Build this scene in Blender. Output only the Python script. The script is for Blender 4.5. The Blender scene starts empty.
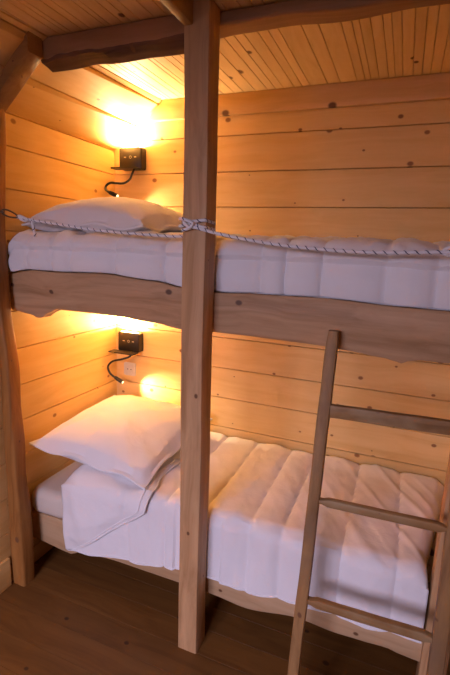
import bpy, bmesh, math, random
from mathutils import Vector, Matrix, noise, Euler
random.seed(7)
S = bpy.context.scene
COL = S.collection
PI = math.pi

# ------------------------------------------------------------------ camera
cam_d = bpy.data.cameras.new('camera')
cam = bpy.data.objects.new('camera', cam_d); COL.objects.link(cam)
right = Vector((0.92599482, 0.37547965, 0.03935243))
up = Vector((-0.11142785, 0.17222234, 0.97873557))
fwd = Vector((-0.36071792, 0.91068902, -0.20131588))
m = Matrix((right, up, -fwd)).transposed().to_4x4()
m.translation = Vector((0, 0, 1.70))
cam.matrix_world = m
cam_d.sensor_fit = 'VERTICAL'; cam_d.sensor_height = 36.0
cam_d.lens = 438.01 * 36.0 / 675.0
cam_d.clip_start = 0.02
S.camera = cam

# ------------------------------------------------------------------ materials
def nt(name):
    mt = bpy.data.materials.new(name); mt.use_nodes = True
    t = mt.node_tree; b = t.nodes['Principled BSDF']
    return mt, t, b

def N(t, kind, **kw):
    n = t.nodes.new(kind)
    for k, v in kw.items():
        if k in n.inputs.keys() if isinstance(k, str) else False: n.inputs[k].default_value = v
        else: setattr(n, k, v)
    return n

def math_node(t, op, a=None, b=None, clamp=False):
    n = t.nodes.new('ShaderNodeMath'); n.operation = op; n.use_clamp = clamp
    for i, v in enumerate((a, b)):
        if v is None: continue
        if isinstance(v, (int, float)): n.inputs[i].default_value = v
        else: t.links.new(v, n.inputs[i])
    return n.outputs[0]

def mix(t, fac, a, b, mode='MIX'):
    n = t.nodes.new('ShaderNodeMix'); n.data_type = 'RGBA'; n.blend_type = mode
    for sock, v in ((n.inputs[0], fac), (n.inputs[6], a), (n.inputs[7], b)):
        if isinstance(v, (int, float)): sock.default_value = v
        elif isinstance(v, tuple): sock.default_value = (*v, 1) if len(v) == 3 else v
        else: t.links.new(v, sock)
    return n.outputs[2]

def ramp(t, fac, stops):
    n = t.nodes.new('ShaderNodeValToRGB'); e = n.color_ramp.elements
    while len(e) < len(stops): e.new(0.5)
    for el, (p, c) in zip(e, stops):
        el.position = p; el.color = (*c, 1) if len(c) == 3 else c
    t.links.new(fac, n.inputs[0]); return n.outputs[0]

def wood(name, axis, light, dark, knot=(0.16, 0.07, 0.03), knots=0.12, grain=1.0, rough=0.55,
         vary=0.25, seed=0.0, kscale=5.0, bump=0.15, stain=None, flat=None):
    """pine-like timber; grain runs along axis 0/1/2"""
    mt, t, b = nt(name); L = t.links.new
    tc = t.nodes.new('ShaderNodeTexCoord')
    at = t.nodes.new('ShaderNodeAttribute'); at.attribute_name = 'board'
    off = t.nodes.new('ShaderNodeCombineXYZ')
    s7 = math_node(t, 'MULTIPLY', at.outputs['Fac'], 37.0)
    for i in range(3): L(s7, off.inputs[i])
    add = t.nodes.new('ShaderNodeVectorMath'); add.operation = 'ADD'
    L(tc.outputs['Object'], add.inputs[0]); L(off.outputs[0], add.inputs[1])
    # knots: sparse voronoi cells
    sx = t.nodes.new('ShaderNodeSeparateXYZ'); L(add.outputs[0], sx.inputs[0])
    oth = [i for i in range(3) if i != axis]
    across = math_node(t, 'ADD', sx.outputs[oth[0]], sx.outputs[oth[1]])
    across = math_node(t, 'MULTIPLY', across, kscale); along = math_node(t, 'MULTIPLY', sx.outputs[axis], kscale * .75)
    along = math_node(t, 'ADD', along, seed)
    mk = t.nodes.new('ShaderNodeCombineXYZ'); L(along, mk.inputs[0]); L(across, mk.inputs[1])
    vo = t.nodes.new('ShaderNodeTexVoronoi'); vo.voronoi_dimensions = '2D'; vo.inputs['Scale'].default_value = 1.0
    L(mk.outputs[0], vo.inputs['Vector'])
    sep = t.nodes.new('ShaderNodeSeparateColor'); L(vo.outputs['Color'], sep.inputs[0])
    gate = math_node(t, 'GREATER_THAN', sep.outputs[0], 0.45)
    size = math_node(t, 'MULTIPLY', sep.outputs[1], knots)
    size = math_node(t, 'ADD', size, knots * .25)
    kd = math_node(t, 'DIVIDE', vo.outputs['Distance'], size)
    kf = math_node(t, 'SUBTRACT', 1.6, kd)
    kf = math_node(t, 'MULTIPLY', kf, 1.5, True)
    kf = math_node(t, 'MULTIPLY', kf, gate)
    # grain
    mp = t.nodes.new('ShaderNodeMapping')
    sc = [22.0 * grain] * 3; sc[axis] = 1.3 * grain
    mp.inputs['Scale'].default_value = sc
    L(add.outputs[0], mp.inputs[0])
    warp = t.nodes.new('ShaderNodeTexNoise'); warp.inputs['Scale'].default_value = 2.4; warp.inputs['Detail'].default_value = 2
    L(add.outputs[0], warp.inputs['Vector'])
    wv = t.nodes.new('ShaderNodeVectorMath'); wv.operation = 'SCALE'; wv.inputs['Scale'].default_value = 1.6
    L(warp.outputs['Color'], wv.inputs[0])
    ad2 = t.nodes.new('ShaderNodeVectorMath'); ad2.operation = 'ADD'
    L(mp.outputs[0], ad2.inputs[0]); L(wv.outputs[0], ad2.inputs[1])
    n1 = t.nodes.new('ShaderNodeTexNoise'); n1.inputs['Scale'].default_value = 1.0
    n1.inputs['Detail'].default_value = 5; n1.inputs['Roughness'].default_value = .62; n1.inputs['Distortion'].default_value = .6
    L(ad2.outputs[0], n1.inputs['Vector'])
    g = ramp(t, n1.outputs[0], [(0.30, dark), (0.52, tuple((a * .35 + c * .65) for a, c in zip(dark, light))), (0.68, light)])
    # board to board variation
    bv = math_node(t, 'SUBTRACT', at.outputs['Fac'], 0.5)
    bv = math_node(t, 'MULTIPLY', bv, vary)
    bv = math_node(t, 'ADD', bv, 1.0)
    hs = t.nodes.new('ShaderNodeHueSaturation'); L(g, hs.inputs['Color']); L(bv, hs.inputs['Value'])
    c = mix(t, kf, hs.outputs[0], knot)
    if stain:
        ns = t.nodes.new('ShaderNodeTexNoise'); ns.inputs['Scale'].default_value = 5.0; ns.inputs['Detail'].default_value = 4
        L(add.outputs[0], ns.inputs['Vector'])
        f = ramp(t, ns.outputs[0], [(0.48, (0, 0, 0)), (0.68, (1, 1, 1))])
        c = mix(t, f, c, stain)
    L(c, b.inputs['Base Color'])
    b.inputs['Roughness'].default_value = rough
    b.inputs['Specular IOR Level'].default_value = .3
    bp = t.nodes.new('ShaderNodeBump'); bp.inputs['Strength'].default_value = bump; bp.inputs['Distance'].default_value = .004
    L(n1.outputs[0], bp.inputs['Height']); L(bp.outputs[0], b.inputs['Normal'])
    return mt

def plain(name, col, rough=.5, metal=0.0, emit=None, estr=0.0):
    mt, t, b = nt(name)
    n = t.nodes.new('ShaderNodeTexNoise'); n.inputs['Scale'].default_value = 60
    tc = t.nodes.new('ShaderNodeTexCoord'); t.links.new(tc.outputs['Object'], n.inputs['Vector'])
    c = mix(t, n.outputs[0], tuple(x * .88 for x in col), tuple(min(1, x * 1.1) for x in col))
    t.links.new(c, b.inputs['Base Color'])
    b.inputs['Roughness'].default_value = rough; b.inputs['Metallic'].default_value = metal
    if emit:
        b.inputs['Emission Color'].default_value = (*emit, 1); b.inputs['Emission Strength'].default_value = estr
    return mt

def cloth(name, col, scale=260.0):
    mt, t, b = nt(name); L = t.links.new
    tc = t.nodes.new('ShaderNodeTexCoord')
    n = t.nodes.new('ShaderNodeTexNoise'); n.inputs['Scale'].default_value = 9; n.inputs['Detail'].default_value = 4
    L(tc.outputs['Object'], n.inputs['Vector'])
    c = mix(t, n.outputs[0], tuple(x * .96 for x in col), col)
    L(c, b.inputs['Base Color']); b.inputs['Roughness'].default_value = .9
    b.inputs['Sheen Weight'].default_value = .15
    b.inputs['Specular IOR Level'].default_value = .1
    n2 = t.nodes.new('ShaderNodeTexNoise'); n2.inputs['Scale'].default_value = 22; n2.inputs['Detail'].default_value = 3
    n2.inputs['Distortion'].default_value = 1.2
    L(tc.outputs['Object'], n2.inputs['Vector'])
    n3 = t.nodes.new('ShaderNodeTexNoise'); n3.inputs['Scale'].default_value = scale
    L(tc.outputs['Object'], n3.inputs['Vector'])
    h = math_node(t, 'MULTIPLY', n3.outputs[0], .06); h = math_node(t, 'ADD', n2.outputs[0], h)
    bp = t.nodes.new('ShaderNodeBump'); bp.inputs['Strength'].default_value = .18; bp.inputs['Distance'].default_value = .009
    L(h, bp.inputs['Height']); L(bp.outputs[0], b.inputs['Normal'])
    return mt

PINE_L, PINE_D = (0.83, 0.55, 0.225), (0.74, 0.45, 0.15)
M = {}
M['wall_x'] = wood('pine_boards_along_wall', 0, PINE_L, PINE_D, knots=.046, kscale=6.5, seed=3.1, vary=.12, knot=(.30, .13, .045), flat=1)
M['wall_y'] = wood('pine_boards_side_wall', 1, PINE_L, PINE_D, knots=.046, kscale=6.5, seed=8.4, vary=.12, knot=(.36, .17, .06), flat=0)
M['ceil'] = wood('pine_beadboard', 1, (0.84, 0.60, 0.32), (0.74, 0.49, 0.22), knots=.05, kscale=4.5, seed=1.4, vary=.10)
M['trim'] = wood('pine_trim', 0, (0.78, 0.50, 0.23), (0.66, 0.39, 0.15), knots=.06, kscale=6, seed=5.5)
M['post'] = wood('timber_post', 2, (0.60, 0.36, 0.18), (0.38, 0.20, 0.085), knots=0.030, kscale=6, seed=2.2, grain=1.2, bump=.3)
M['post_shaded'] = wood('shaded_timber_post', 2, (0.40, 0.175, 0.045), (0.22, 0.08, 0.016), knots=0.050, kscale=6, seed=6.2, grain=1.2, bump=.4)  # darker copy of the post wood; shade on the left post put into its colour
M['rail'] = wood('larch_board', 0, (0.56, 0.345, 0.19), (0.34, 0.185, 0.085), knots=0.040, kscale=5, seed=4.0, grain=1.0, bump=.3, knot=(.13, .065, .035))
M['rail_low'] = wood('pine_board', 0, (0.60, 0.40, 0.23), (0.46, 0.28, 0.14), knots=0.040, kscale=5, seed=9.0, grain=1.0, bump=.2)
M['beam'] = wood('roof_timber', 0, (0.40, 0.22, 0.11), (0.26, 0.13, 0.055), knots=0.050, kscale=5, seed=7.0, bump=.35)
M['brace'] = wood('roof_timber_brace', 0, (0.38, 0.20, 0.065), (0.25, 0.115, 0.032), knots=0.050, kscale=6, seed=1.0, bump=.35)
M['beam_y'] = wood('roof_timber_long', 1, (0.45, 0.27, 0.09), (0.33, 0.18, 0.06), knots=0.040, kscale=5, seed=3.0)
M['ladder'] = wood('weathered_ladder_wood', 2, (0.37, 0.20, 0.075), (0.18, 0.085, 0.028), knots=0.045, kscale=8, seed=2.0, bump=.4, stain=(.22, .125, .06))
M['rung'] = wood('weathered_rung_wood', 0, (0.34, 0.185, 0.07), (0.17, 0.08, 0.027), knots=0.050, kscale=9, seed=5.0, bump=.4, stain=(.36, .24, .12))
M['floor'] = wood('floor_planks', 0, (0.21, 0.09, 0.022), (0.135, 0.053, 0.012), knots=0.030, kscale=3.5, seed=1.0, rough=.5, vary=.35, knot=(.06, .025, .01))
M['deck'] = wood('slat_wood', 1, PINE_L, PINE_D)
M['linen'] = cloth('white_cotton_linen', (0.83, 0.81, 0.82))
M['sheet'] = cloth('cream_sheet', (0.68, 0.58, 0.49))
M['black'] = plain('bronze_black_metal', (0.030, 0.024, 0.018), .38, .5)
M['blackarm'] = plain('black_rubber', (0.012, 0.011, 0.010), .45)
M['grey'] = plain('grey_marking', (0.30, 0.27, 0.22), .4)
M['led'] = plain('lamp_diffuser', (0.9, 0.85, 0.7), .4, 0, (1.0, 0.70, 0.36), 8.0)
M['lens'] = plain('reading_lens_glass', (0.8, 0.7, 0.5), .3, 0, (1.0, 0.70, 0.36), 1.5)
M['bark'] = wood('bark_edge', 0, (0.17, 0.085, 0.05), (0.07, 0.032, 0.02), knots=.1, kscale=9, bump=.8)
M['socket'] = plain('ivory_plastic', (0.66, 0.58, 0.46), .35)
M['hole'] = plain('dark_recess', (0.10, 0.08, 0.06), .5)
M['steel'] = plain('carabiner_steel', (0.20, 0.19, 0.19), .35, .9)
M['rope'] = plain('white_rope_fibre', (0.80, 0.78, 0.80), .85)
M['fleck'] = plain('navy_rope_fleck', (0.035, 0.035, 0.09), .8)
M['white'] = plain('white_paint', (0.8, 0.8, 0.8), .5)

# ------------------------------------------------------------------ object helpers
def tag(o, label=None, cat=None, group=None, kind=None):
    if label: o['label'] = label
    if cat: o['category'] = cat
    if group: o['group'] = group
    if kind: o['kind'] = kind
    return o

def origin(o):
    """world location of a thing/part (everything is unrotated)"""
    v = Vector((0, 0, 0))
    while o is not None:
        v += o.location; o = o.parent
    return v

def thing(name, loc, label, cat, group=None):
    o = bpy.data.objects.new(name, None); COL.objects.link(o)
    o.location = loc; o.empty_display_size = .05
    return tag(o, label, cat, group)

def obj(name, verts, faces, mat, parent=None, smooth=True, board=None, loc=None):
    """verts in world coordinates -> ONE mesh object"""
    base = origin(parent) if parent else Vector((0, 0, 0))
    l = Vector(loc) - base if loc is not None else Vector((0, 0, 0))
    sh = base + l
    me = bpy.data.meshes.new(name)
    me.from_pydata([tuple(Vector(v) - sh) for v in verts], [], faces)
    bm = bmesh.new(); bm.from_mesh(me)
    bmesh.ops.recalc_face_normals(bm, faces=bm.faces)
    bm.to_mesh(me); bm.free()
    a = me.attributes.new('board', 'FLOAT', 'FACE')
    for i in range(len(me.polygons)):
        a.data[i].value = board[i] if board else 0.5
    me.materials.append(mat)
    if smooth:
        for p in me.polygons: p.use_smooth = True
        try: me.set_sharp_from_angle(angle=math.radians(38))
        except Exception: pass
    o = bpy.data.objects.new(name, me); COL.objects.link(o)
    o.location = l
    if parent: o.parent = parent
    return o

def loft(rings, caps=True, closed=True):
    n = len(rings[0]); V = [p for r in rings for p in r]; F = []
    for i in range(len(rings) - 1):
        for j in range(n if closed else n - 1):
            k = (j + 1) % n
            F.append((i * n + j, i * n + k, (i + 1) * n + k, (i + 1) * n + j))
    if caps:
        F.append(tuple(range(n))[::-1]); F.append(tuple((len(rings) - 1) * n + j for j in range(n)))
    return V, F

def merge(*parts):
    V, F = [], []
    for v, f in parts:
        o = len(V); V += list(v); F += [tuple(i + o for i in q) for q in f]
    return V, F

def rrect(x0, x1, y0, y1, r, seg=2):
    """rounded rectangle outline, 4*(seg+1) points"""
    r = min(r, abs(x1 - x0) / 2.01, abs(y1 - y0) / 2.01); P = []
    for cx, cy, a in ((x1 - r, y1 - r, 0), (x0 + r, y1 - r, 90), (x0 + r, y0 + r, 180), (x1 - r, y0 + r, 270)):
        for k in range(seg + 1):
            t = math.radians(a + 90 * k / seg); P.append((cx + r * math.cos(t), cy + r * math.sin(t)))
    return P

def lumber(axis, s, sec, r=.006, wob=0.0, seed=0.0, seg=2):
    """timber along axis; s = stations, sec(s)->(a0,a1,b0,b1) in the two other axes"""
    rings = []
    for t in s:
        a0, a1, b0, b1 = sec(t)
        ring = []
        for i, (a, b) in enumerate(rrect(a0, a1, b0, b1, r, seg)):
            if wob:
                a += wob * noise.noise(Vector((t * 5, a * 9 + seed, b * 9)))
                b += wob * noise.noise(Vector((t * 5 + 9, a * 9, b * 9 + seed)))
            p = [0, 0, 0]; o = [i for i in range(3) if i != axis]
            p[axis] = t; p[o[0]] = a; p[o[1]] = b; ring.append(tuple(p))
        rings.append(ring)
    return loft(rings)

def lin(a, b, n): return [a + (b - a) * i / (n - 1) for i in range(n)]

def interp(tab, x):
    if x <= tab[0][0]: return tab[0][1]
    for (x0, y0), (x1, y1) in zip(tab, tab[1:]):
        if x <= x1:
            t = (x - x0) / (x1 - x0); t = t * t * (3 - 2 * t); return y0 + (y1 - y0) * t
    return tab[-1][1]

def box(x0, x1, y0, y1, z0, z1, r=.003):
    return lumber(2, [z0, z0 + min(r, (z1 - z0) * .3), z1 - min(r, (z1 - z0) * .3), z1],
                  lambda t: (x0 + (r if t in (z0, z1) else 0) * .5, x1 - (r if t in (z0, z1) else 0) * .5,
                             y0 + (r if t in (z0, z1) else 0) * .5, y1 - (r if t in (z0, z1) else 0) * .5), r)

def tube(path, rad, n=10, caps=True, closed=False):
    P = [Vector(p) for p in path]; rings = []; up0 = None
    for i, p in enumerate(P):
        if closed: d = P[(i + 1) % len(P)] - P[i - 1]
        else: d = P[min(i + 1, len(P) - 1)] - P[max(i - 1, 0)]
        d.normalize()
        if up0 is None:
            up0 = Vector((0, 0, 1)) if abs(d.z) < .9 else Vector((1, 0, 0))
        a = (up0 - d * up0.dot(d)).normalized(); b = d.cross(a); up0 = a
        r = rad[i] if isinstance(rad, (list, tuple)) else rad
        rings.append([tuple(p + a * (r * math.cos(2 * PI * k / n)) + b * (r * math.sin(2 * PI * k / n))) for k in range(n)])
    if closed: rings.append(rings[0])
    return loft(rings, caps and not closed)

def spline(pts, n=8):
    P = [Vector(p) for p in pts]; out = []
    for i in range(len(P) - 1):
        p0 = P[max(i - 1, 0)]; p1 = P[i]; p2 = P[i + 1]; p3 = P[min(i + 2, len(P) - 1)]
        for k in range(n):
            t = k / n
            out.append(.5 * ((2 * p1) + (p2 - p0) * t + (2 * p0 - 5 * p1 + 4 * p2 - p3) * t * t + (3 * p1 - p0 - 3 * p2 + p3) * t ** 3))
    out.append(P[-1]); return out

# ------------------------------------------------------------------ room shell
LX, BY = -1.661, 2.30
SLZ, CZ = 2.235, 2.475            # foot of the roof slope, ceiling
SLX = -1.323                      # where slope meets ceiling
FRONT, RIGHTROOM = -1.7, 1.7

def boards(name, edges, run0, run1, place, mat, groove=.006, depth=.013, thick=.03, kind='structure', bead=0.0):
    """planking: edges = board edges across; place(t, d, s) -> world point (t across, d depth behind face, s along the run)"""
    prof = [(edges[0], 0.0, 0)]; ids = []
    for i in range(len(edges) - 1):
        v = random.random()
        prof[-1] = (prof[-1][0], prof[-1][1])
        prof.append((edges[i] + groove / 2, 0.0)); ids.append(v)
        prof.append((edges[i + 1] - groove / 2, 0.0)); ids.append(v)
        prof.append((edges[i + 1], depth)); ids.append(v)
    prof[0] = (edges[0], depth)
    prof += [(edges[-1], thick), (edges[0], thick)]; ids += [.5, .5, .5]
    n = len(prof)
    V = [place(t, d, run0) for t, d in prof] + [place(t, d, run1) for t, d in prof]
    F = [(i, (i + 1) % n, n + (i + 1) % n, n + i) for i in range(n)]
    F += [tuple(range(n)), tuple(range(n, 2 * n))]
    o = obj(name, V, F, mat, smooth=False, board=ids[:n] + [.5, .5])
    o['kind'] = kind
    return o

P0 = .735 - .09                    # board course height
courses = [0.0, .03] + [P0 + .1815 * k for k in range(-3, 10)]
courses = sorted(set([0.0] + [z for z in [P0 + .1815 * k for k in range(-3, 10)] if z > .04]))
wb = boards('wall_back', [z for z in courses if z < 2.44] + [2.52], LX - .03, .34,
            lambda t, d, s: (s, BY + d, t), M['wall_x'])
wl = boards('wall_left', [z for z in courses if z < 2.2] + [SLZ - .003, SLZ + .035], FRONT, BY + .03,
            lambda t, d, s: (LX - d, s, t), M['wall_y'])
sl = Vector((SLX - LX, 0, CZ - SLZ)); sln = sl.length; sd = sl.normalized(); nrm = Vector((-sd.z, 0, sd.x))
def slope_pt(t, d, s): 
    e = Vector((SLX + (s - BY) * .0686 - LX, 0, CZ - SLZ)); k = e.length / sln; e.normalize()
    return tuple(Vector((LX, s, SLZ)) + e * (t * k) + Vector((-e.z, 0, e.x)) * d)
boards('wall_slope', [0, .205, .383, sln], FRONT, BY + .03, slope_pt, M['wall_y'], groove=.009, depth=.022)
# beaded ceiling, seams measured over the bunk and continued over the room
seams = [-.962, -.903, -.852, -.788, -.726, -.684, -.644, -.591, -.551, -.513, -.43, -.371, -.296, -.26,
         -.235, -.199, -.159, -.131, -.099, -.058, -.021, .013, .053, .089]
ce = [-1.60, SLX - .06, SLX]; x = SLX + .035; k = 0
while x < -.985: ce.append(x); x += (.024, .052, .036, .066)[k % 4]; k += 1
ce += seams; x = .125; k = 0
while x < RIGHTROOM: ce.append(x); x += (.04, .06, .035, .07)[k % 4]; k += 1
ce.append(RIGHTROOM)
boards('ceiling', ce, FRONT, BY + .03, lambda t, d, s: (t, s, CZ + d), M['ceil'], groove=.004, depth=.006)
fe = [FRONT + .125 * i for i in range(33) if FRONT + .125 * i < BY] + [BY + .03]
boards('floor', fe, LX - .03, RIGHTROOM + .05, lambda t, d, s: (s, t, -d), M['floor'], groove=.002, depth=.002)
wr = boards('wall_right', [z for z in courses if z < 2.44] + [CZ], 1.50, BY, lambda t, d, s: (.335 + d, s, t), M['wall_y'])
boards('wall_end', [z for z in courses if z < 2.44] + [CZ], .366, RIGHTROOM, lambda t, d, s: (s, 1.5 + d, t), M['wall_x'])
boards('wall_side', [z for z in courses if z < 2.44] + [CZ], FRONT, 1.5, lambda t, d, s: (RIGHTROOM + d, s, t), M['wall_y'])
# wall behind the photographer with its window opening
WX0, WX1, WZ0, WZ1 = -1.5, -.2, .9, 2.28
def slab(name, x0, x1, y0, y1, z0, z1, mat, r=.002):
    o = obj(name, *box(x0, x1, y0, y1, z0, z1, r), mat, smooth=False); o['kind'] = 'structure'; return o
V, F = merge(box(LX - .03, WX0, FRONT - .05, FRONT, 0, CZ, .001), box(WX1, RIGHTROOM + .03, FRONT - .05, FRONT, 0, CZ, .001),
             box(WX0, WX1, FRONT - .05, FRONT, 0, WZ0, .001), box(WX0, WX1, FRONT - .05, FRONT, WZ1, CZ, .001))
o = obj('wall_front', V, F, M['wall_x'], smooth=False); o['kind'] = 'structure'
fr = []
for a in ((WX0, WX0 + .05, WZ0, WZ1), (WX1 - .05, WX1, WZ0, WZ1), (WX0, WX1, WZ0, WZ0 + .05), (WX0, WX1, WZ1 - .05, WZ1),
          ((WX0 + WX1) / 2 - .03, (WX0 + WX1) / 2 + .03, WZ0, WZ1)):
    fr.append(box(a[0], a[1], FRONT - .045, FRONT - .005, a[2], a[3], .003))
o = obj('window_1', *merge(*fr), M['trim'], smooth=False); o['kind'] = 'structure'
# trims
V, F = lumber(0, lin(-1.425, .335, 8), lambda t: (2.268, 2.299, 2.372, CZ - .001), .004)
V = [((x + max(0, (z - 2.372)) * 1.05 if x < -1.4 else x), y, z) for x, y, z in V]
o = obj('trim_1', V, F, M['trim']); o['kind'] = 'structure'
o = obj('baseboard_left', *lumber(1, lin(FRONT, 1.385, 6), lambda t: (LX, LX + .016, 0, .155), .004), M['wall_y']); o['kind'] = 'structure'

# ------------------------------------------------------------------ timber frame
def post_sec(bot, top, z0, z1, wave=.003, sd=0):
    def f(t):
        k = (t - z0) / (z1 - z0)
        v = [b + (tp - b) * k for b, tp in zip(bot, top)]
        return tuple(q + wave * noise.noise(Vector((t * 1.7, i * 3.3 + sd, sd))) for i, q in enumerate(v))
    return f
# middle post
z1 = CZ - .003
V, F = lumber(2, lin(0, z1, 26), post_sec((-.723, -.637, 1.42, 1.514), (-.750, -.659, 1.42, 1.510), 0, z1, .004, 1), .005, .0012, 3)
tag(obj('support_post', V, F, M['post'], loc=(-.69, 1.465, 0)),
    'square timber post in the middle, in front of both bunks, with rope wrapped round it', 'post')
# left post: waney
z1 = SLZ + .03
def lp(t):
    w = .010 * noise.noise(Vector((t * 2.1, 4.4, 0))) + .005 * noise.noise(Vector((t * 6, 1, 2)))
    foot = .010 * max(0, 1 - abs(t - .12) / .4)
    return (LX + .002, interp([(0, -1.583), (.5, -1.588), (1.2, -1.60), (1.45, -1.628), (1.7, -1.640), (1.95, -1.618), (2.25, -1.598)], t) + .5 * w + foot, 1.402 + .006 * noise.noise(Vector((t * 2.4, 9, 1))), 1.474 + .7 * w + foot * .6 + .008 * noise.noise(Vector((t * 3.5, 2, 7))))
V, F = lumber(2, lin(0, z1, 40), lp, .012, .003, 8, 3)
tag(obj('support_post', V, F, M['post_shaded'], loc=(-1.62, 1.44, 0)),
    'rough timber post with wavy edges against the left wall', 'post')
# right post at the foot of the bunks
V, F = lumber(2, lin(0, CZ - .003, 24), post_sec((.2175, .305, 1.532, 1.61), (.2195, .308, 1.532, 1.61), 0, CZ, .003, 5), .005, .001, 5)
tag(obj('support_post', V, F, M['post'], loc=(.26, 1.57, 0)),
    'pale post at the right end of the bunks, half hidden behind the ladder', 'post')
# tie beam behind the middle post, with a wavy bark edge along its bottom
bb = [(-1.50, 2.395), (-1.33, 2.392), (-1.2, 2.398), (-1.10, 2.392), (-.95, 2.393), (-.78, 2.395), (-.65, 2.428), (-.45, 2.432), (-.25, 2.42), (0, 2.43), (.335, 2.45)]
def tb(t):
    b = interp(bb, t)
    return (interp([(-.77, 1.484), (-.66, 1.512)], t), interp([(-.77, 1.548), (-.66, 1.60)], t) + .008 * noise.noise(Vector((t * 2.5, 0, 3))), b + .004 * noise.noise(Vector((t * 9, 1, 1))), CZ - .002)
beam = obj('tie_beam', *lumber(0, lin(-1.413, .334, 60), tb, .010, .003, 2, 3), M['beam'], loc=(-.5, 1.55, CZ - .05))
tag(beam, 'horizontal roof beam with a rough bark edge spanning above the top bunk', 'beam')
rings = []
for t in lin(-1.41, -.735, 60):
    y0, y1, b0, _ = tb(t)
    h = .014 + .016 * max(0, .4 + noise.noise(Vector((t * 4.5, 3, 8)))) + .006 * noise.noise(Vector((t * 17, 3, 8)))
    h = h - .014
    rings.append([(t, y0 - .003, b0 + h), (t, y0 + .002, b0 + h - .010), (t, (y0 + y1) / 2 + .006 * noise.noise(Vector((t * 13, 0, 1))), b0 - .016), (t, y1 - .004, b0 - .024), (t, y1 + .002, b0 - .018), (t, y1 + .002, b0 + .014), (t, y0 + .004, b0 + h + .004)])
tag(obj('bark_edge', *loft(rings), M['bark'], beam), 'dark bark edge')
# sloping brace between the left post and the tie beam
rings = []
for y, ins in ((1.403, .006), (1.409, 0), (1.44, 0), (1.472, 0), (1.478, .006)):
    ring = []
    for k in range(14):
        x = LX + .002 + (-1.398 - LX) * k / 13
        ring.append((x, y, SLZ + (x - LX) * .862 - .002 - ins))
    for k in range(14):
        x = -1.396 + (LX + .002 + 1.398) * k / 13
        w = .070 + .010 * noise.noise(Vector((x * 9, y * 5, 2)))
        ring.append((x, y, SLZ + (x - LX) * .862 - w + ins))
    rings.append(ring)
tag(obj('roof_brace', *loft(rings), M['brace'], loc=(-1.53, 1.46, 2.3)),
    'short slanting timber joining the left post to the roof beam', 'beam')
# joist running towards the viewer from the head of the middle post
V, F = lumber(1, lin(FRONT + .01, 1.417, 12), lambda t: (-.749, -.716, 2.398, CZ - .002), .004, .001, 4)
tag(obj('ceiling_joist', V, F, M['beam_y'], loc=(-.73, 0, 2.43)), 'narrow ceiling joist meeting the head of the middle post', 'beam')

# ------------------------------------------------------------------ bunks
ur_top = [(-1.66, 1.546), (-1.525, 1.567), (-1.395, 1.565), (-1.17, 1.572), (-.93, 1.556), (-.796, 1.538), (-.65, 1.53), (-.5, 1.536), (-.238, 1.54), (0, 1.531), (.33, 1.528)]
ur_bot = [(-1.66, 1.379), (-1.55, 1.367), (-1.515, 1.353), (-1.49, 1.357), (-1.455, 1.381), (-1.40, 1.404), (-1.176, 1.406), (-.93, 1.388), (-.80, 1.374),
          (-.64, 1.378), (-.5, 1.378), (-.31, 1.375), (-.2, 1.372), (-.16, 1.368), (-.03, 1.357), (.008, 1.350), (.022, 1.344), (.045, 1.355), (.08, 1.364), (.33, 1.368)]
ub = thing('upper_bunk', (-.66, 1.9, 1.38), 'wooden top bunk with a wide wavy edged front board', 'bunk')
def ur(t):
    y = interp([(-1.66, 1.490), (-.80, 1.517), (.3, 1.517)], t) + .004 * (1 + noise.noise(Vector((t * 2, 5, 5))))
    return (y, 1.562, interp(ur_bot, t), interp(ur_top, t))
# front board with a lengthwise ridge where the sawn face turns into the waney edge
rings = []
for t in lin(LX + .001, .217, 110):
    y0, y1, z0, z1 = ur(t)
    zm = z0 + (z1 - z0) * (.52 + .06 * noise.noise(Vector((t * 1.6, 0, 0))))
    wob = .003 * noise.noise(Vector((t * 6, 2, 0)))
    rings.append([(t, y0 + .010, z0), (t, y0 + .004 + wob, z0 + .012), (t, y0 + .004, zm - .012), (t, y0, zm), (t, y0 + .001, z1 - .010),
                  (t, y0 + .008, z1), (t, y1, z1), (t, y1, z0)])
obj('front_board', *loft(rings), M['rail'], ub)
for i in range(12):
    x = -1.58 + i * .152
    obj('slat', *box(x, x + .09, 1.575, 2.288, 1.44, 1.46, .003), M['deck'], ub, smooth=False)
obj('rear_rail', *box(LX + .004, .33, 2.24, 2.295, 1.39, 1.439, .004), M['deck'], ub, smooth=False)
obj('ledger', *box(LX + .004, .215, 1.565, 1.60, 1.39, 1.439, .004), M['deck'], ub, smooth=False)

lb = thing('lower_bunk', (-.66, 1.9, 0), 'wooden bottom bunk with a low front board close to the floor', 'bunk')
lr_bot = [(-1.66, .156), (-1.60, .153), (-1.52, .146), (-1.47, .140), (-1.41, .137), (-1.385, .150), (-1.34, .175), (-1.10, .190), (-.62, .192), (-.48, .182), (-.23, .222), (-.10, .214), (.0, .219), (.10, .226), (.15, .218), (.217, .214)]
rings = []
for t in lin(LX + .004, .217, 70):
    z0, z1 = interp(lr_bot, t), .315
    y0, y1 = 1.546 + .002 * noise.noise(Vector((t * 3, 1, 0))), 1.585
    rings.append([(t, y0 + .006, z0), (t, y0, z0 + .010), (t, y0, z1 - .006), (t, y0 + .006, z1), (t, y1, z1), (t, y1, z0)])
obj('front_board', *loft(rings), M['rail_low'], lb)
for i in range(12):
    x = -1.58 + i * .152
    obj('slat', *box(x, x + .09, 1.588, 2.288, .295, .315, .003), M['deck'], lb, smooth=False)
obj('rear_rail', *box(LX + .004, .33, 2.24, 2.295, .2, .2945, .004), M['deck'], lb, smooth=False)

# ------------------------------------------------------------------ bedding
def fbm(x, y, z=0, o=3):
    s = 0; a = 1
    for i in range(o):
        s += a * noise.noise(Vector((x, y, z + 7 * i))); x *= 2; y *= 2; a *= .5
    return s

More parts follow.
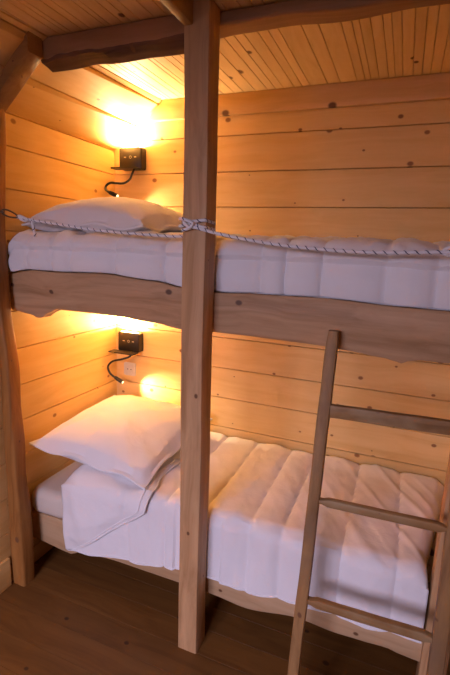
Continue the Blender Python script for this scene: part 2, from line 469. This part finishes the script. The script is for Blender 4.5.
def puff(x, sm):
    """quilting channel profile 0 at seams, 1 mid-way"""
    for a, b in zip(sm, sm[1:]):
        if a <= x <= b:
            k = (x - a) / (b - a); return math.sin(PI * k) ** .33
    return 0

# lower mattress
def slabring(x, inset, y0, y1, z0, z1, r):
    return [(x, a, b) for a, b in rrect(y0 + inset, y1 - inset * .5, z0 + inset, z1 - inset, r, 4)]
mz0, mz1 = .3165, .462
rings = []
for x, ins in [(-1.655, .045), (-1.650, .022), (-1.637, .008), (-1.615, 0)] + [(x, 0) for x in lin(-1.56, .15, 40)] + [(.18, 0), (.198, .010), (.206, .03)]:
    rings.append(slabring(x, ins, interp([(-1.46, 1.527), (-1.38, 1.562)], x), 2.29, mz0, mz1, .045))
V, F = loft(rings)
V = [(x, y + .004 * fbm(x * 4, z * 8, 1), max(mz0, z + .004 * fbm(x * 5, y * 5, 2))) for x, y, z in V]
mt_ = thing('mattress', (-.7, 1.92, mz0), 'cream sheeted mattress showing at the left end of the bottom bunk', 'mattress')
obj('fitted_sheet', V, F, M['sheet'], mt_)

# lower duvet: a shell draped over the mattress and over the front board
SEAM = [-1.42, -1.05, -.86, -.67, -.47, -.335, -.10, .10, .28]
DX0, DX1 = -1.415, .208
hemz = [(-1.42, .182), (-1.36, .192), (-1.06, .239), (-.75, .288), (-.60, .296), (-.48, .292), (-.23, .318), (-.17, .32), (.0, .318), (.2, .333)]
def duvet_point(x, v):
    """v 0..1 from the wall over the top, round the front edge and down to the hem"""
    p = puff(x, SEAM)
    back, front, ztop = 2.283, 1.585, .597
    r = .055; top = back - front; arc = r * PI / 2
    hz = interp(hemz, x); zc = ztop - r
    drop = zc - hz; Lt = top + arc + drop
    s = v * Lt
    if s < top: y, z, ny, nz = back - s, ztop, 0, 1
    elif s < top + arc:
        a = (s - top) / r; y = front - r * math.sin(a); z = zc + r * math.cos(a); ny, nz = -math.sin(a), math.cos(a)
    else:
        y, z, ny, nz = front - r, zc - (s - top - arc), -1, 0
    return y, z, ny, nz, p, s, top, arc
def dx1(v): return DX1 + .112 * max(0, 1 - v / .62)
def duvet_surf(x, v, lift=0.0):
    y, z, ny, nz, p, s, top, arc = duvet_point(x, v)
    wr = .010 * fbm(x * 5 + .6 * y, y * 4 + 3, 4) + .003 * fbm(x * 14 + 2 * y, y * 5, 9)
    # slanting pull creases towards the foot
    cr = .008 * max(0, noise.noise(Vector(((x + .55 * (y - 1.6)) * 24, (y + x) * 2.2, 2)))) * (.35 + .65 * min(1, max(0, (x + .45) / .4)))
    amp = .019
    edge = min(1, (s + .01) / .12)
    foot = min(1, max(0, (1 - v) * 6))
    d = (p - .5) * amp + .8 * wr + cr
    if ny < -.7: # on the drape: keep clear of board behind and post in front
        d = max(-.008, min(.030, .024 * (p - .45) + .5 * wr + .010 * fbm(x * 7, z * 3, 5)))
        if x < -.58 and x > -.80: d = min(d, .004)
    else:
        f = max(0, -ny); d = d * (1 - f) + f * max(-.004, min(.012, d))
    # the roof of the quilt sinks towards its left edge
    e = min(1, max(0, (x - DX0) / .10)); sink = (1 - math.sqrt(max(0, 1 - (1 - e) ** 2)))
    e2 = min(1, max(0, (dx1(v) - x) / .05)); sink2 = (1 - math.sqrt(max(0, 1 - (1 - e2) ** 2)))
    d2 = nz * -(.085 * sink + .07 * sink2)
    yy, zz = y + ny * (d + lift), z + nz * (d + lift) + d2
    if nz > .2: zz = max(zz, mz1 + .012 + lift) if s < top else zz
    return Vector((x, yy, zz))
NU, NV = 190, 110
V = [tuple(duvet_surf(DX0 + (dx1(j / NV) - DX0) * i / NU, j / NV)) for i in range(NU + 1) for j in range(NV + 1)]
F = [(i * (NV + 1) + j, i * (NV + 1) + j + 1, (i + 1) * (NV + 1) + j + 1, (i + 1) * (NV + 1) + j) for i in range(NU) for j in range(NV)]
ld = thing('duvet', (-.6, 1.9, .47), 'white quilted duvet on the bottom bunk, left corner folded back, hanging over the board', 'duvet')
q = obj('quilt', V, F, M['linen'], ld)
sm_ = q.modifiers.new('thickness', 'SOLIDIFY'); sm_.thickness = .006; sm_.offset = -1
# flap: the corner turned back over itself
def flap_lim(v):
    # right-hand limit of the flap as it climbs from hem to pillow
    k = (1 - v)
    x0, x1, vt = DX0 + .03, -.945, .262
    if k < vt: return x0 + (x1 - x0) * (k / vt) ** .9
    return x1 + .012 * math.sin((k - vt) * 25) - .10 * max(0, k - vt - .1)
NA, NB = 40, 60
def flap_pt(a, b):
    v = 1 - (.004 + b * .62); xr = flap_lim(v)
    x = DX0 - .004 + (xr - DX0 + .004) * a
    lift = .006 + .022 * math.sin(PI * min(1, a * .9 + .1)) * min(1, b * 3) + .006 * fbm(x * 9, v * 9, 3)
    if 1 - v < .33: lift = min(.034, lift + .012 * min(1, b * 8))
    return duvet_surf(x, v, max(.004, lift))
V = [tuple(flap_pt(a / NA, b / NB)) for a in range(NA + 1) for b in range(NB + 1)]
F = [(a * (NB + 1) + b, a * (NB + 1) + b + 1, (a + 1) * (NB + 1) + b + 1, (a + 1) * (NB + 1) + b) for a in range(NA) for b in range(NB)]
fo = obj('folded_corner', V, F, M['linen'], ld)
s2 = fo.modifiers.new('thickness', 'SOLIDIFY'); s2.thickness = .005; s2.offset = 0
pp = [flap_pt(1, b / NB) for b in range(NB + 1)]
obj('piping', *tube(pp, .0052, 6), M['linen'], fo)
pp2 = [flap_pt(.94, b / NB) + Vector((0, -.004, .004)) for b in range(2, NB)]
obj('piping', *tube(pp2, .0030, 6), M['linen'], fo)
hp = [duvet_surf(DX0 + (DX1 - DX0) * i / NU, 1) for i in range(NU + 1)]
obj('hem', *tube(hp, .0042, 6), M['linen'], q)

# upper duvet: thick quilted mass resting on the slats, rounded ends
US = [-1.657, -1.54, -1.42, -1.325, -1.104, -.883, -.68, -.48, -.393, -.264, -.054, .10, .29]
UX0, UX1 = -1.657, .21
rings = []
for i in range(230):
    k = i / 229
    x = UX0 + (UX1 - UX0) * k
    e = min(1, (x - UX0) / .055 + .02, (UX1 - x) / .05 + .02); e = math.sqrt(max(0, 1 - (1 - e) ** 2))
    p = puff(x, US)
    ring = []
    z0 = 1.468
    y0, y1, zt = interp([(-1.66, 1.478), (-1.3, 1.500), (-1.1, 1.512), (-.80, 1.537), (.3, 1.537)], x) + .012 * (1 - e), 2.286, 1.733 - .085 * (1 - e)
    zt += .012 * fbm(x * 2.2, 1, 1)
    for a, b in rrect(y0, y1, 0, 1, .0001, 1): pass
    path = []
    zb = interp(ur_top, x) + .006 + .03 * (1 - e)
    # front face upward from the board, shoulder, then back across
    r = .075
    for j in range(9):
        t = j / 8; path.append((y0 + .016 * (1 - math.sin(PI * min(1, t * .9 + .1))) ** 1.0 * 1.0, zb + (zt - r - zb) * t, -1, 0))
    for j in range(1, 9):
        a = PI / 2 * j / 8; path.append((y0 + .002 + r - r * math.cos(a), zt - r + r * math.sin(a), -math.cos(a), math.sin(a)))
    for j in range(1, 25):
        t = j / 24; path.append((y0 + r + (y1 - y0 - r) * t, zt + .026 * t, 0, 1))
    for (y, z, ny, nz) in path:
        w = .006 * fbm(x * 7, (y + z) * 6, 3)
        am = .022 if nz > .5 else .044
        d = (p - .6) * am + w
        # gathers just above the seam on the top
        if nz > .3: d += .010 * fbm(x * 9 + y * 5, y * 11, 6) + .007 * max(0, noise.noise(Vector((x * 22, y * 26, 3))))
        yy = y + ny * d * (.75 if ny < -.5 else 1)
        if -.79 < x < -.60: yy = max(yy, 1.5185)
        yy = max(yy, 1.478)
        ring.append((x, yy, z + nz * d))
    ring.append((x, y1, z0)); ring.append((x, 1.585, z0)); ring.append((x, 1.585, zb))
    rings.append(ring)
ud = thing('duvet', (-.66, 1.9, 1.468), 'white quilted duvet covering the top bunk', 'duvet')
uq = obj('quilt', *loft(rings), M['linen'], ud)

# pillows
from mathutils.bvhtree import BVHTree
def support(*obs):
    trees = []
    for ob in obs:
        b = origin(ob)
        trees.append(BVHTree.FromPolygons([v.co + b for v in ob.data.vertices], [tuple(p.vertices) for p in ob.data.polygons]))
    def z(x, y):
        r = [t.ray_cast(Vector((x, y, 2.4 if ob_hi else 1.3)), Vector((0, 0, -1))) for t, ob_hi in zip(trees, hi)]
        r = [q[0].z for q in r if q[0] is not None]
        return max(r) if r else 0
    hi = [origin(ob).z > 1.2 for ob in obs]
    return z
def pillow(name, corners, thick, label, flange=.03, zmin=None, seed=0, sag=0, n=44, mid=None, wr=.012, powr=.55):
    c = [Vector(q) for q in corners]          # front-left, front-right, back-right, back-left
    def base(u, v):
        return (c[0] * (1 - u) + c[1] * u) * (1 - v) + (c[3] * (1 - u) + c[2] * u) * v
    nn = (c[1] - c[0]).cross(c[3] - c[0]).normalized()
    cen = base(.5, .5)
    def pt(u, v, side):
        uu, vv = 2 * u - 1, 2 * v - 1
        # pillow outline: edges pull in between the corners
        pin = .055
        a = uu * (1 - pin * (1 - vv * vv)); b = vv * (1 - pin * (1 - uu * uu))
        p = base((a + 1) / 2, (b + 1) / 2)
        k = max(0, (1 - uu ** 2)) * max(0, (1 - vv ** 2))
        fl = max(0.0, min(1, min(u, v, 1 - u, 1 - v) / .5 - flange * 2) / (1 - flange * 2))
        h = (k ** powr) * (1 if fl > 0 else .25) 
        w = wr * fbm(u * 4 + seed, v * 4, seed) * min(1, k * 4)
        # radiating creases from corners
        ang = math.atan2(vv, uu); w += .006 * math.sin(ang * 18 + 3 * fbm(u * 3, v * 3, seed)) * min(1, k * 2.5) * (abs(uu * vv))
        if side > 0: q = p + nn * (thick * .62 * h + w + .004)
        else:
            q = p - nn * (thick * .38 * h + .004)
        # flange ripple
        q = q + nn * (.011 * math.sin(u * 15 + seed) * math.cos(v * 13)) * (1 - min(1, k * 6))
        if zmin is not None: q.z = max(q.z, zmin(q.x, q.y) + (.012 if side > 0 else .006))
        return tuple(q)
    V = []; F = []
    for s in (1, -1):
        o = len(V)
        V += [pt(i / n, j / n, s) for i in range(n + 1) for j in range(n + 1)]
        F += [(o + i * (n + 1) + j, o + i * (n + 1) + j + 1, o + (i + 1) * (n + 1) + j + 1, o + (i + 1) * (n + 1) + j) for i in range(n) for j in range(n)]
    o2 = (n + 1) * (n + 1); b = [i * (n + 1) for i in range(n + 1)] + [n * (n + 1) + j for j in range(1, n + 1)] + [i * (n + 1) + n for i in range(n - 1, -1, -1)] + [j for j in range(n - 1, 0, -1)]
    for a, d in zip(b, b[1:] + b[:1]): F.append((a, d, d + o2, a + o2))
    t = thing(name, (cen.x, cen.y, min(v[2] for v in V)), label, 'pillow')
    obj('pillowcase', V, F, M['linen'], t)
    return t
pillow('pillow', [(-1.635, 1.532, .695), (-.965, 1.535, .635), (-.93, 2.20, .735), (-1.63, 2.23, .735)], .22,
       'white flanged pillow lying at the left end of the bottom bunk', zmin=support(q, fo, bpy.data.objects['fitted_sheet']), seed=2.0)
pillow('pillow', [(-1.65, 1.57, 1.775), (-1.03, 1.62, 1.765), (-.99, 2.16, 1.79), (-1.65, 2.19, 1.80)], .212,
       'white pillow lying at the left end of the top bunk', zmin=support(uq), seed=5.0, wr=.008, powr=.45)

# ------------------------------------------------------------------ ladder
lad = thing('ladder', (.02, 1.25, 0), 'old dark wooden ladder leaning on the top bunk front board', 'ladder')
def lad_y(z): return 1.240 + .158 * z
def rail(x0, x1, top, sd):
    rings = []
    for z in lin(0, top, 30):
        w = .003 * noise.noise(Vector((z * 4, sd, 0)))
        wd = .0015 * noise.noise(Vector((z * 9, sd, 4)))
        e = .004 if (z < .004 or z > top - .004) else 0
        rings.append([(a, b, z) for a, b in rrect(x0 + w - wd + e - .006 * (1 - z / top), x1 + w + wd - e - .008 * (1 - z / top), lad_y(z) + e, lad_y(z) + .034 - e, .006, 2)])
    return loft(rings)
obj('side_rail', *rail(-.216, -.1755, 1.44, 1), M['ladder'], lad)
obj('side_rail', *rail(.214, .260, 1.44, 6), M['ladder'], lad)
for zc, hh in ((1.178, .023), (.868, .015), (.516, .017), (.17, .018)):
    rings = []
    for x in lin(-.185, .240, 26):
        e = min(1, (min(x + .172, .216 - x) + .012) / .035); e = max(.55, min(1, e)) if zc < 1.1 else 1
        h = hh * (.55 + .45 * (e - .55) / .45) + .0015 * noise.noise(Vector((x * 12, zc, 1)))
        w = .002 * noise.noise(Vector((x * 5, zc, 6)))
        y = lad_y(zc) + .004
        zc2 = zc + (x - .02) * .028
        rings.append([(x, a, b) for a, b in rrect(y + .001, y + .026, zc2 - h + w, zc2 + h + w, .006, 2)])
    obj('rung', *loft(rings), M['rung'], lad)

# ------------------------------------------------------------------ wall lamps
LCOL = (1.0, 0.72, 0.39)
def wall_lamp(x0, x1, z0, z1, shelf_x, armpts, spot_to, label, power, spot_power):
    yb, yf = BY - .002, 2.248
    t = thing('wall_lamp', ((x0 + x1) / 2, BY - .003, z0), label, 'lamp', None)
    obj('housing', *lumber(1, [yf, yf + .004, yf + .012, yb], lambda y: (x0 + (.004 if y == yf else 0), x1 - (.004 if y == yf else 0), z0 + (.004 if y == yf else 0), z1 - (.004 if y == yf else 0)), .010, seg=3), M['black'], t)
    obj('phone_shelf', *box(shelf_x, x1 - .004, 2.185, yf - .001, z0 - .004, z0 + .003, .002), M['black'], t)
    obj('light_panel', *box(x0 + .02, x1 - .02, yf + .003, yb - .020, z1 + .0005, z1 + .003, .001), M['led'], t)
    zc = z0 + (z1 - z0) * .55; xm = (x0 + x1) / 2
    for dx in (-.034, 0.002, .034):
        if dx > .03 or dx < -.03:
            obj('usb_port' if dx < 0 else 'touch_switch', *box(xm + dx - .007, xm + dx + .007, yf - .0015, yf + .001, zc - .003, zc + .003, .0008), M['grey'], t)
        else:
            obj('switch_ring', *tube([(xm + dx + .007 * math.cos(a), yf - .0005, zc + .007 * math.sin(a)) for a in [2 * PI * k / 20 for k in range(20)]], .0014, 6, closed=True), M['grey'], t)
    P = spline(armpts, 8)
    arm = obj('flexible_arm', *tube(P, .0062, 10), M['blackarm'], t)
    h0, h1 = P[-9], P[-1]
    d = (h1 - h0).normalized()
    a = h1 - d * .052; b = h1 + d * .012
    obj('reading_head', *tube([a, a + d * .004, a + d * .02, b - d * .004, b], [.007, .0105, .0118, .0125, .0115], 16), M['blackarm'], t)
    obj('reading_lens', *tube([b + d * .0005, b + d * .0015], [.0085, .0080], 14), M['lens'], t)
    ld_ = bpy.data.lights.new('lamp_glow', 'AREA'); ld_.shape = 'RECTANGLE'; ld_.size = (x1 - x0) - .05; ld_.size_y = .026
    ld_.energy = power; ld_.color = LCOL; ld_.spread = PI
    lo = bpy.data.objects.new('lamp_glow', ld_); COL.objects.link(lo)
    lo.location = Vector((xm, 2.262, z1 + .006)); lo.rotation_euler = (PI, 0, 0)
    sp = bpy.data.lights.new('reading_beam', 'SPOT'); sp.energy = spot_power; sp.color = LCOL
    sp.spot_size = math.radians(80); sp.spot_blend = 1.0; sp.shadow_soft_size = .01
    so = bpy.data.objects.new('reading_beam', sp); COL.objects.link(so)
    so.location = b + d * .014
    so.rotation_euler = (Vector(spot_to) - so.location).to_track_quat('-Z', 'Y').to_euler()
    return t
wall_lamp(-1.592, -1.441, 2.117, 2.236, -1.607,
          [(-1.472, 2.225, 2.118), (-1.474, 2.205, 2.085), (-1.486, 2.20, 2.055), (-1.519, 2.19, 2.033), (-1.570, 2.19, 2.034), (-1.612, 2.19, 2.036), (-1.640, 2.19, 2.020),
           (-1.637, 2.18, 2.000), (-1.607, 2.17, 1.982), (-1.556, 2.165, 1.964)], (-1.25, 2.29, 1.87),
          'dark wall lamp with hooked flexible arm above the top bunk pillow', 8.8, 4.0)
wall_lamp(-1.612, -1.458, 1.040, 1.160, -1.640,
          [(-1.49, 2.225, 1.042), (-1.500, 2.205, 1.020), (-1.549, 2.20, 1.000), (-1.612, 2.195, .980), (-1.648, 2.195, .945), (-1.642, 2.195, .908), (-1.612, 2.195, .883), (-1.553, 2.195, .858)],
          (-1.325, 2.30, .775), 'dark wall lamp with hooked flexible arm above the bottom bunk pillow', 8.5, 10.0)

# wall socket
so = thing('wall_socket', (-1.555, BY - .002, .913), 'small cream wall socket below the lower lamp', 'socket')
obj('face_plate', *lumber(1, [2.2905, 2.292, BY - .001], lambda y: (-1.598, -1.512, .871, .955), .008), M['socket'], so)
obj('insert', *lumber(1, [2.288, 2.289, 2.2904], lambda y: (-1.584, -1.526, .885, .941), .005), M['socket'], so)
obj('pin_hole', *tube([(-1.567, 2.2875, .913), (-1.567, 2.2882, .913)], .004, 10), M['hole'], so)
obj('pin_hole', *tube([(-1.543, 2.2875, .913), (-1.543, 2.2882, .913)], .004, 10), M['hole'], so)

# ------------------------------------------------------------------ rope
rp = thing('safety_rope', (-.7, 1.42, 1.74), 'white flecked rope strung across the front of the top bunk', 'rope')
RR = .0056
def helix(path, r, turns_per_m=34, ph=0.0):
    P = path; out = []; s = 0; up0 = Vector((0, 0, 1))
    for i in range(len(P) - 1):
        seg = P[i + 1] - P[i]; L = seg.length; n = max(1, int(L / .004))
        d = seg.normalized(); a = (up0 - d * up0.dot(d)).normalized(); b = d.cross(a)
        for k in range(n):
            q = P[i] + seg * (k / n); an = 2 * PI * turns_per_m * (s + L * k / n) + ph
            out.append(q + a * r * math.cos(an) + b * r * math.sin(an))
        s += L
    return out
def rope_piece(name, pts, flecks=True, n=10):
    P = spline(pts, n)
    o = obj(name, *tube(P, RR, 10), M['rope'], rp)
    if flecks: obj('fleck', *tube(helix(P, RR * .84), .0021, 5), M['fleck'], o)
    return o
rope_piece('rope_span', [(-1.505, 1.412, 1.788), (-1.42, 1.412, 1.778), (-1.28, 1.415, 1.762), (-1.095, 1.42, 1.744), (-.90, 1.44, 1.735), (-.775, 1.47, 1.733), (-.756, 1.485, 1.740)])
rope_piece('rope_span', [(-.735, 1.408, 1.752), (-.69, 1.405, 1.763), (-.655, 1.408, 1.757), (-.60, 1.41, 1.745), (-.48, 1.414, 1.726), (-.36, 1.416, 1.713), (-.221, 1.418, 1.705), (-.08, 1.42, 1.703), (.116, 1.424, 1.713), (.20, 1.45, 1.722), (.26, 1.524, 1.735)])
px0, px1, py0, py1 = -.745 - RR, -.655 + RR, 1.42 - RR - .002, 1.5115 + RR * .2
def wrap(z0, z1, z2):
    return [(px0, py1 - .02, z0), (px0, py0 + .012, z0), (px0 + .012, py0, z0), (-.70, py0 - .001, z1), (px1 - .012, py0, z2), (px1, py0 + .012, z2), (px1, py1 - .02, z2 - .004)]
rope_piece('rope_wrap', wrap(1.792, 1.784, 1.788))
rope_piece('rope_wrap', wrap(1.768, 1.776, 1.765), True)
rope_piece('rope_knot', [(-.728, 1.402, 1.782), (-.715, 1.396, 1.772), (-.70, 1.394, 1.762), (-.69, 1.398, 1.776), (-.705, 1.396, 1.786)], False)
# tied end with its hanging tail near the clip
rope_piece('rope_knot', [(-1.497, 1.412, 1.793), (-1.475, 1.403, 1.792), (-1.452, 1.411, 1.780), (-1.47, 1.420, 1.774), (-1.49, 1.414, 1.782)], False)
rope_piece('rope_tail', [(-1.425, 1.408, 1.775), (-1.412, 1.404, 1.755), (-1.409, 1.405, 1.735), (-1.404, 1.405, 1.712)])
rope_piece('rope_knot', [(.10, 1.424, 1.716), (.115, 1.414, 1.725), (.135, 1.418, 1.715), (.125, 1.430, 1.702), (.105, 1.420, 1.706)], False)
# clip and screw eye on the left post
cb = thing('carabiner', (-1.545, 1.41, 1.80), 'dark steel snap hook on the left post holding the rope', 'hook')
lp_ = []
for k in range(28):
    a = 2 * PI * k / 28
    u, w = .046 * math.cos(a), .0095 * math.sin(a) * (1.25 - .35 * math.cos(a))
    lp_.append((-1.540 + u * .97 + w * .22, 1.408, 1.801 - u * .24 + w * .97))
obj('hook_body', *tube(lp_, .0036, 8, closed=True), M['steel'], cb)
obj('screw_eye', *tube([(-1.598, 1.412, 1.808), (-1.585, 1.403, 1.808), (-1.575, 1.402, 1.812), (-1.568, 1.405, 1.806), (-1.577, 1.406, 1.799)], .003, 8), M['steel'], cb)

# ------------------------------------------------------------------ light
w = bpy.data.worlds.new('sky'); S.world = w; w.use_nodes = True
bg = w.node_tree.nodes['Background']; bg.inputs[0].default_value = (0.55, 0.70, 1.0, 1); bg.inputs[1].default_value = .15
al = bpy.data.lights.new('window_daylight', 'AREA'); al.shape = 'RECTANGLE'; al.size = 3.2; al.size_y = 2.2
al.energy = 255.0; al.color = (0.80, 0.72, 1.0)
ao = bpy.data.objects.new('window_daylight', al); COL.objects.link(ao)
ao.location = (-1.0, -4.2, 3.05); ao.rotation_euler = (PI / 2 - .12, 0, 0)

S.view_settings.view_transform = 'Standard'; S.view_settings.look = 'None'
S.view_settings.gamma = 1.0; S.view_settings.use_curve_mapping = False
S.view_settings.exposure = 1.12
